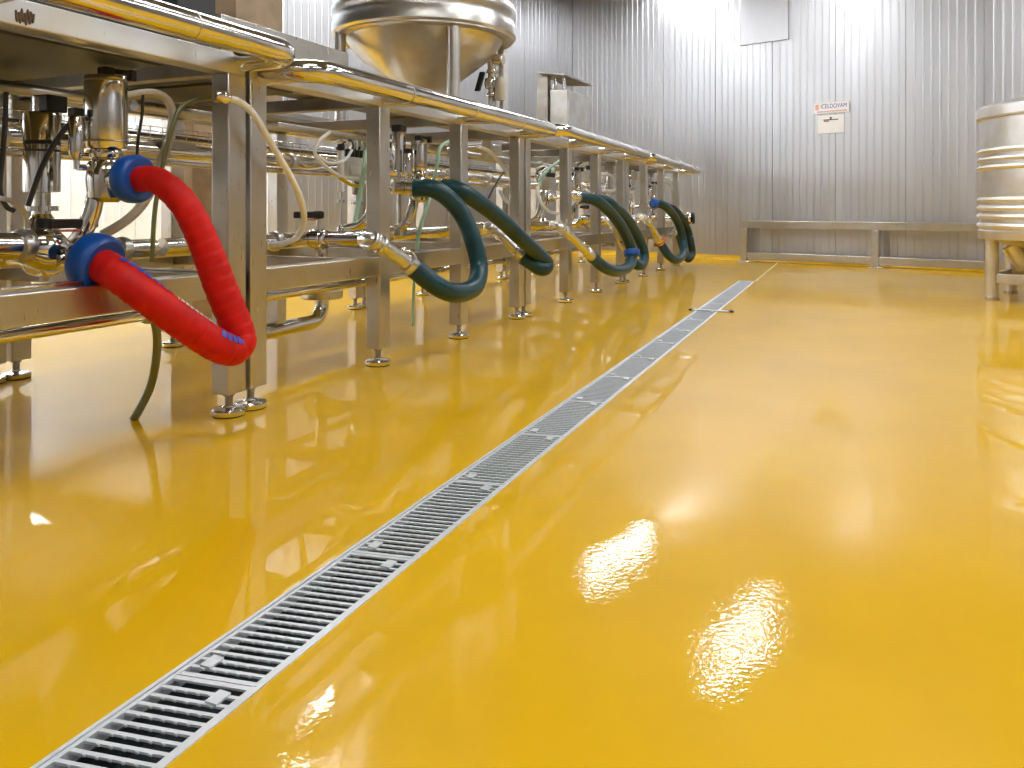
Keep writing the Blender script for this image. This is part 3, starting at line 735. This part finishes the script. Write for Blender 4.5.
small([(366, 150, -3.15), (363, 175, -3.15), (359, 200, -3.15), (355, 222, -3.15)], .017, 'tube_green', 'pale green tube standing beside the second leg of second rack')
small([(449, 141, -3.1), (440, 148, -3.1), (437, 165, -3.1), (433, 185, -3.1), (426, 210, -3.1), (419, 232, -3.1), (416, 262, -3.1)], .016, 'tube_green', 'pale green tube slanting behind the first green hose')
small([(478, 147, -3.0), (490, 152, -3.0), (503, 167, -2.95), (514, 183, -2.9), (518, 196, -2.9), (515, 205, -2.9), (506, 201, -2.95), (499, 190, -3.0)], .016, 'tube_white', 'white tube loop beside the paired legs between second and third racks')
small([(504, 172, -3.05), (498, 180, -3.05), (490, 195, -3.05), (486, 205, -3.05)], .008, 'cable', 'thin dark cable behind the white loop of the second rack', 'cable', 'cable')
small([(560, 160, -3.0), (550, 168, -3.0), (541, 180, -3.0), (538, 190, -3.0)], .015, 'tube_green', 'pale green tube in the first bay of third rack')
small([(537, 186, -3.0), (539, 198, -2.98), (546, 209, -2.95), (555, 213, -2.92), (566, 210, -2.92), (575, 200, -2.95), (578, 190, -3.0)], .017, 'tube_white', 'white tube sagging in a U in the first bay of third rack')
small([(602, 174, -2.95), (612, 176, -2.93), (620, 184, -2.92), (622, 195, -2.92), (618, 206, -2.95)], .017, 'tube_white', 'white tube arch in the third bay of third rack')
small([(603, 190, -2.95), (611, 191, -2.95), (617, 189, -2.95)], .02, 'tube_white', 'short white tube below the arch in third rack')
small([(632, 192, -2.95), (634, 200, -2.95), (634, 208, -2.95)], .017, 'tube_white', 'short white tube in the first bay of the farthest rack')
small([(664, 178, -2.9), (671, 179, -2.88), (676, 187, -2.86), (677, 200, -2.86), (675, 208, -2.88)], .018, 'tube_white', 'white tube arch at the end of the farthest rack')
small([(664, 183, -2.9), (670, 186, -2.88), (673, 196, -2.88), (674, 206, -2.88)], .016, 'tube_white', 'lower white tube inside the arch at the end of farthest rack')

# white cylinder actuator in the second rack and a sensor head beside it
def small_actuator(px, y0, y1, X, hw, mat, label):
    p = PX(px, y1, X); q = PX(px, y0, X); dep = X / ray(px, y1).x; R = hw * dep / FPX
    t = thing('small_actuator', (p.x, p.y, .84), label, 'valve', 'small actuators in the racks')
    mb = MB(); mb.lathe([(R * .7, p.z), (R, p.z + .01), (R, q.z - .01), (R * .7, q.z)], (p.x, p.y, 0), n=24); mb.build('actuator', mat, t)
    mb = MB(); mb.tube([(p.x, p.y, p.z + .01), (p.x, p.y, .86)], R * .35, 12); mb.lathe([(R * 1.3, p.z - .08), (R * 1.3, p.z - .055)], (p.x, p.y, 0), n=20); mb.build('stem', 'polished', t)
    mb = MB(); mb.box((p.x, p.y, q.z + .02), (R * 1.6, R * 1.6, .05)); mb.build('connector', 'black', t, bevel=.004)
    mb = MB(); mb.lathe([(R * .7, .78), (R * 1.2, .80), (R * 1.2, .85), (R * .6, .88)], (p.x, p.y, 0), n=24); mb.tube([(p.x, p.y, .81), (-3.30, p.y, .81)], .025, 12); mb.build('valve_body', 'polished', t)
small_actuator(341, 150, 192, -3.45, 3.4, 'tube_white', 'slim white actuator in the first bay of the second rack')
small_actuator(357, 152, 195, -3.75, 5, 'dark_steel', 'dark actuator behind the pale green tube in second rack')
small_actuator(399, 131, 172, -3.12, 7, 'polished', 'golden steel actuator half hidden by the second leg of second rack')
small_actuator(543, 187, 205, -3.45, 4, 'polished', 'small steel actuator in the first bay of the third rack')
small_actuator(609, 160, 196, -3.45, 4, 'polished', 'small steel actuator in the second bay of the third rack')
small_actuator(632, 160, 185, -3.45, 3.4, 'polished', 'small steel actuator in the first bay of the farthest rack')
small_actuator(651, 162, 190, -3.2, 3, 'polished', 'small steel actuator in the second bay of the farthest rack')
# junction box and black lever in the nearest rack
p = PX(172, 146, -3.9)
mb = MB(); mb.box((p.x, p.y, p.z), (.14, .26, .05)); tag(mb.build('bracket_plate', 'dark_steel', None, p, bevel=.004), 'small dark plate under the pipes in the nearest rack', 'plate')

def valve_block(px, py, X, label):
    p = PX(px, py, X); t = thing('valve_block', p - Vector((0, 0, .10)), label, 'valve block', 'valve blocks in the racks')
    mb = MB(); mb.box(p, (.10, .26, .16)); mb.box(p + Vector((.055, 0, -.02)), (.012, .20, .08)); mb.build('body', 'satin', t, bevel=.006)
    for k in range(4):
        q = p + Vector((.052, -.09 + .06 * k, .085))
        mb = MB(); mb.lathe([(.018, 0), (.022, .006), (.022, .05), (.014, .058)], q - Vector((.03, 0, .004)), (0, 0, 1), 14); mb.build('plug', 'black', t)
        mb = MB(); mb.tube(spline([q + Vector((-.03, 0, .05)), q + Vector((-.03, .01, .10)), q + Vector((-.10, .03 + .02 * k, .13)), q + Vector((-.22, .06, .10 - .03 * k))], 5), .008, 8); mb.build('tube', ('tube_white', 'cable', 'tube_white', 'tube_green')[k], t)
    mb = MB(); mb.tube([p + Vector((-.04, 0, 0)), Vector((-3.87, p.y, p.z - .02))], .022, 12); mb.build('mounting_arm', 'steel', t)
valve_block(492, 147, -3.2, 'block of small plugs behind the white loop of the second rack')
valve_block(549, 184, -3.25, 'block of small plugs in the first bay of the third rack')
valve_block(588, 176, -3.25, 'block of small plugs beside the slim actuator of the third rack')
valve_block(636, 176, -3.25, 'block of small plugs in the first bay of the farthest rack')
valve_block(352, 168, -3.45, 'block of small plugs behind the yellow-marked tube of second rack')
# brown script-like stain on the front beam at the left edge
def stain():
    base = [(16, 10), (17, 21), (19, 12), (20, 23), (22, 9), (23, 22), (25, 13), (26, 25), (28, 10), (30, 24), (31, 12), (33, 23), (34, 14)]
    P = spline([PX(a, b, LX + .0515) for a, b in base], 6)
    mb = MB(); mb.tube(P, .0035, 6); rk = bpy.data.objects['pipe_rack']; tag(mb.build('stain_mark', 'stain', rk), 'brown squiggly stain')
stain()

# ------------------------------------------------------------------ column and cupboards behind the racks
a0 = PX(191, 300, -5.05); b0 = PX(212, 300, -5.05); yc = (a0.y + b0.y) / 2
mb = MB(); mb.box2((-5.25, a0.y, 0), (-5.03, b0.y + .05, 1.95)); tag(mb.build('board_post', 'wood', None, (-5.14, yc, 0), bevel=.005), 'beige speckled board post standing behind the nearest rack', 'post')
def deck_box(px0, px1, X, dx, h, mat, label, name, cat):
    a = PX(px0, 40, X); b = PX(px1, 40, X); z0 = LH + .114
    mb = MB(); mb.box2((X - dx, a.y, z0), (X, b.y, z0 + h)); return tag(mb.build(name, mat, None, (X - dx / 2, (a.y + b.y) / 2, z0), bevel=.006), label, cat)
deck_box(178, 216, -3.4, .7, .9, 'near_black', 'dark metal box standing on the deck of the nearest rack', 'equipment_box', 'box')
deck_box(236, 283, -3.9, .5, 1.0, 'wood', 'beige board box standing on the rack deck beside the raised tank', 'equipment_box', 'box')
def deck_beam():
    a = PX(217, 20, -3.05); b = PX(345, 20, -3.05)
    mb = MB(); z0 = LH + .114
    mb.box2((-3.10, a.y, z0), (-3.02, b.y, z0 + .27)); return tag(mb.build('deck_beam', 'steel', None, (-3.06, a.y, z0), bevel=.006), 'grey beam lying along the rack deck beside the raised tank', 'beam')
deck_beam()

# ------------------------------------------------------------------ tanks
def tank_up():
    cx, cy, R = -3.8, 6.75, .90; zb = 2.66; deck = LH + .113
    t = thing('storage_tank', (cx, cy, deck), 'round stainless tank with cone bottom raised on the rack deck', 'tank')
    mb = MB()
    prof = [(R * .97, zb), (R, zb + .02), (R, zb + .12), (R * .985, zb + .14), (R * .985, zb + .19), (R, zb + .21), (R, zb + .27), (R * .985, zb + .29), (R * .985, zb + .36), (R * 1.0, zb + .38), (R * 1.0, zb + .46), (R * .985, zb + .48), (R * .985, zb + 1.75), (R * .7, zb + 1.95), (.2, zb + 2.02)]
    mb.lathe(prof, (cx, cy, 0), n=72); mb.build('shell', 'tank', t)
    mb = MB(); mb.lathe([(.12, zb - .58), (.14, zb - .56), (R * .45, zb - .36), (R * .74, zb - .16), (R * .83, zb - .05), (R * .86, zb - .0)], (cx, cy, 0), n=72); mb.build('cone_bottom', 'tank', t)
    mb = MB(); mb.lathe([(R * .84, zb - .012), (R * .90, zb - .03), (R * .97, zb - .012), (R * .97, zb)], (cx, cy, 0), n=72); mb.build('bottom_rim', 'tank', t)
    for k, (dx, dy) in enumerate(((.6, -.52), (-.57, -.63), (.58, .64), (-.6, .52))):
        q = Vector((cx + dx * .98, cy + dy * .98, 0)); mb = MB(); mb.tube([(q.x, q.y, deck), (q.x, q.y, zb + .01)], .055, 20)
        mb.lathe([(.09, deck), (.09, deck + .012)], (q.x, q.y, 0), n=20); lg = mb.build('leg', 'tank', t)
        mb = MB(); d = Vector((dx, dy, 0)).normalized(); mb.box(q + Vector((0, 0, (deck + zb) / 2)) + d.cross(Vector((0, 0, 1))) * .058, (.05, .012, zb - deck - .03), (d, d.cross(Vector((0, 0, 1))), Vector((0, 0, 1)))); mb.build('stiffener', 'tank', lg)
    # outlet valve under the cone
    v = Vector((-3.30, 7.25, 2.28))
    mb = MB(); mb.tube([v + Vector((0, 0, .22)), v + Vector((0, 0, -.3))], .045, 18); clamp(mb, v + Vector((0, 0, .12)), (0, 0, 1), .045); clamp(mb, v + Vector((0, 0, -.12)), (0, 0, 1), .045)
    mb.lathe([(.04, -.06), (.07, -.05), (.08, 0), (.07, .05), (.04, .06)], v, (0, 0, 1), 24); mb.tube(spline([v + Vector((0, 0, .2)), v + Vector((-.06, -.06, .3)), Vector((cx + .12, cy + .1, zb - .42))], 5), .045, 18); mb.build('outlet_valve', 'polished', t)
    mb = MB(); mb.box(v + Vector((-.11, -.05, .02)), (.05, .05, .2), (Vector((1, 0, 0)), Vector((0, 1, 0)), Vector((.3, 0, .95)))); mb.build('valve_handle', 'black', t, bevel=.005)
    mb = MB(); mb.lathe([(.05, -.02), (.055, .03), (.045, .20), (.03, .22)], v + Vector((.10, -.02, -.16)), (0, 0, 1), 18); mb.tube([v + Vector((.1, -.02, -.05)), v], .02, 10); mb.build('sensor_head', 'tube_beige', t)
    mb = MB(); mb.lathe([(.05, -.05), (.06, -.04), (.06, .04), (.05, .05)], v + Vector((.08, .0, .24)), (1, 0, 0), 20); mb.tube([v + Vector((.03, 0, .24)), v + Vector((-.02, 0, .24))], .03, 12); mb.build('inspection_cap', 'polished', t)
tank_up()
def tank_right():
    cx, cy, R = 2.45, 10.1, 1.05
    t = thing('storage_tank', (cx, cy, 0), 'ribbed stainless tank on tube legs cut off by the right edge', 'tank')
    mb = MB()
    prof = [(R * .9, .66), (R * .995, .67), (R * 1.0, .69), (R, .76)]
    for z in (.82, .92, 1.01, 1.10): prof += [(R * .985, z - .045), (R * .985, z - .03), (R * 1.004, z - .02), (R * 1.012, z), (R * 1.004, z + .02), (R * .985, z + .03)]
    for z in (1.45, 1.54, 1.63): prof += [(R * .985, z - .045), (R * .985, z - .03), (R * 1.004, z - .02), (R * 1.012, z), (R * 1.004, z + .02), (R * .985, z + .03)]
    prof += [(R * .985, 1.97), (R * .97, 1.99)]
    mb.lathe(prof, (cx, cy, 0), n=80); mb.build('shell', 'tank_pale', t)
    mb = MB(); mb.lathe([(R * .985, 1.985), (R * 1.015, 2.0), (R * 1.015, 2.10), (R * .98, 2.13), (R * .72, 2.20), (R * .35, 2.25), (.1, 2.27)], (cx, cy, 0), n=80); mb.build('lid', 'tank_pale', t)
    mb = MB(); mb.lathe([(.1, .42), (.14, .43), (R * .55, .55), (R * .92, .66)], (cx, cy, 0), n=80); mb.build('cone_bottom', 'tank_pale', t)
    legs = []
    for dx, dy in ((-.94, -.12), (-.62, .72), (.94, .12), (.12, -.94)):
        q = Vector((cx + dx, cy + dy, 0)); mb = MB(); mb.tube([(q.x, q.y, 0.012), (q.x, q.y, .67)], .065, 24); lg = mb.build('leg', 'tank_pale', t)
        mb = MB(); mb.lathe([(.072, 0), (.072, .035), (.066, .04)], (q.x, q.y, 0.0), n=24); mb.build('foot_cap', 'steel', lg); legs.append(q)
    for a, b in ((0, 3), (3, 2), (2, 1), (1, 0)):
        d = (legs[b] - legs[a]).normalized(); m = (legs[a] + legs[b]) / 2; mb = MB(); mb.box(m + Vector((0, 0, .24)), ((legs[b] - legs[a]).length - .12, .05, .11), (d, d.cross(Vector((0, 0, 1))), Vector((0, 0, 1)))); mb.build('brace', 'tank', t, bevel=.006)
    mb = MB(); mb.tube([(cx, cy, .43), (cx, cy, .2)], .07, 20); mb.tube([(cx, cy, .22), (cx - .5, cy - .25, .22)], .05, 16); mb.build('outlet_pipe', 'polished', t)
    mb = MB(); mb.tube([(cx - .75, cy - .05, .60), (cx - .6, cy - .05, .36)], .1, 20); mb.build('side_drain', 'tank_pale', t)
tank_right()

# ------------------------------------------------------------------ cabinet with canopy on the far rack
X = -4.15
a0 = PX(569, 110, X); z0 = LH + .113; z1 = a0.z + .42
z1 = PX(569, 89, X).z
t = thing('control_cabinet', (X - .2, a0.y + .25, z0), 'bright steel cabinet under a slanted canopy on the rack deck', 'cabinet')
yA = a0.y; xw = .33; yb = PX(590, 110, X).y
mb = MB(); mb.box2((X - xw, yA, z0 + .04), (X, yb, z1)); mb.build('body', 'tank', t, bevel=.008)
mb = MB(); mb.box2((X - xw + .02, yA - .02, z0 + .06), (X - .02, yA - .001, z1 - .02)); d = mb.build('door', 'tank', t, bevel=.004)
mb = MB(); mb.box2((X - .10, yA - .035, z0 + .5), (X - .08, yA - .0205, z0 + .62)); mb.build('handle', 'steel', d)
mb = MB()
for x in (X - xw + .04, X - .04):
    for yy in (yA + .04, yb - .04): mb.box2((x - .025, yy - .025, z0), (x + .025, yy + .025, z0 + .041))
mb.build('base_feet', 'steel', t)
mb = MB(); mb.box2((X - xw - .22, yA - .04, z0), (X - xw - .03, yA + .12, 3.22)); mb.build('rear_post', 'dark_steel', t)
q = [Vector((X - .50, yA - .15, 3.25)), Vector((X - .02, yA - .15, 3.18)), Vector((X + .02, yb + .1, 3.20)), Vector((X - .50, yb + .1, 3.23))]
mb = MB(); th = Vector((0, 0, .02)); mb.add(q + [p + th for p in q], [(0, 3, 2, 1), (4, 5, 6, 7), (0, 1, 5, 4), (1, 2, 6, 5), (2, 3, 7, 6), (3, 0, 4, 7)])
mb.build('canopy', 'dark_steel', t)
mb = MB()
for x in (X - xw + .06, X - .12): mb = MB(); mb.tube([(x, yA + .1, z1 - .01), (x, yA + .1, 3.215)], .03, 12); mb.build('canopy_support', 'polished', t)
mb = MB(); mb.tube([(X - .30, yA + .05, z1), (X - .30, yA + .05, z1 + .09)], .05, 12); mb.build('cable_gland', 'polished', t)

# ------------------------------------------------------------------ low guard rail in front of the back wall
def guard():
    p1 = PZ(745, 261.6); p2 = PZ(876, 267.8); d = (p2 - p1).normalized(); L = (p2 - p1).length
    n = Vector((d.y, -d.x, 0)); Z = Vector((0, 0, 1)); ax = (d, n, Z)
    t = thing('guard_rail', p1, 'low square-tube steel guard rail standing before the back wall', 'guard rail')
    end = p1 + d * 4.6
    mb = MB(); mb.box((p1 - d * .06 + end) / 2 + Z * .71, ((end - p1).length + .06, .10, .14), ax); mb.build('top_tube', 'steel', t, bevel=.008)
    mb = MB(); mb.box((p1 + d * .06 + end) / 2 + Z * .12, ((end - p1).length - .06, .10, .13), ax); mb.build('bottom_tube', 'steel', t, bevel=.008)
    for k in range(3):
        q = p1 + d * (L * k); mb = MB(); mb.box(q + Z * .33, (.12, .12, .62), ax); lg = mb.build('post', 'steel', t, bevel=.008)
        mb = MB(); mb.box(q + d * .06 + n * .02 + Z * .010, (.36, .24, .018), ax)
        for s in (-.05, .17): mb.lathe([(.018, .018), (.018, .04)], q + d * s + n * .10, n=6)
        mb.build('foot_plate', 'polished', lg, bevel=.003)
guard()
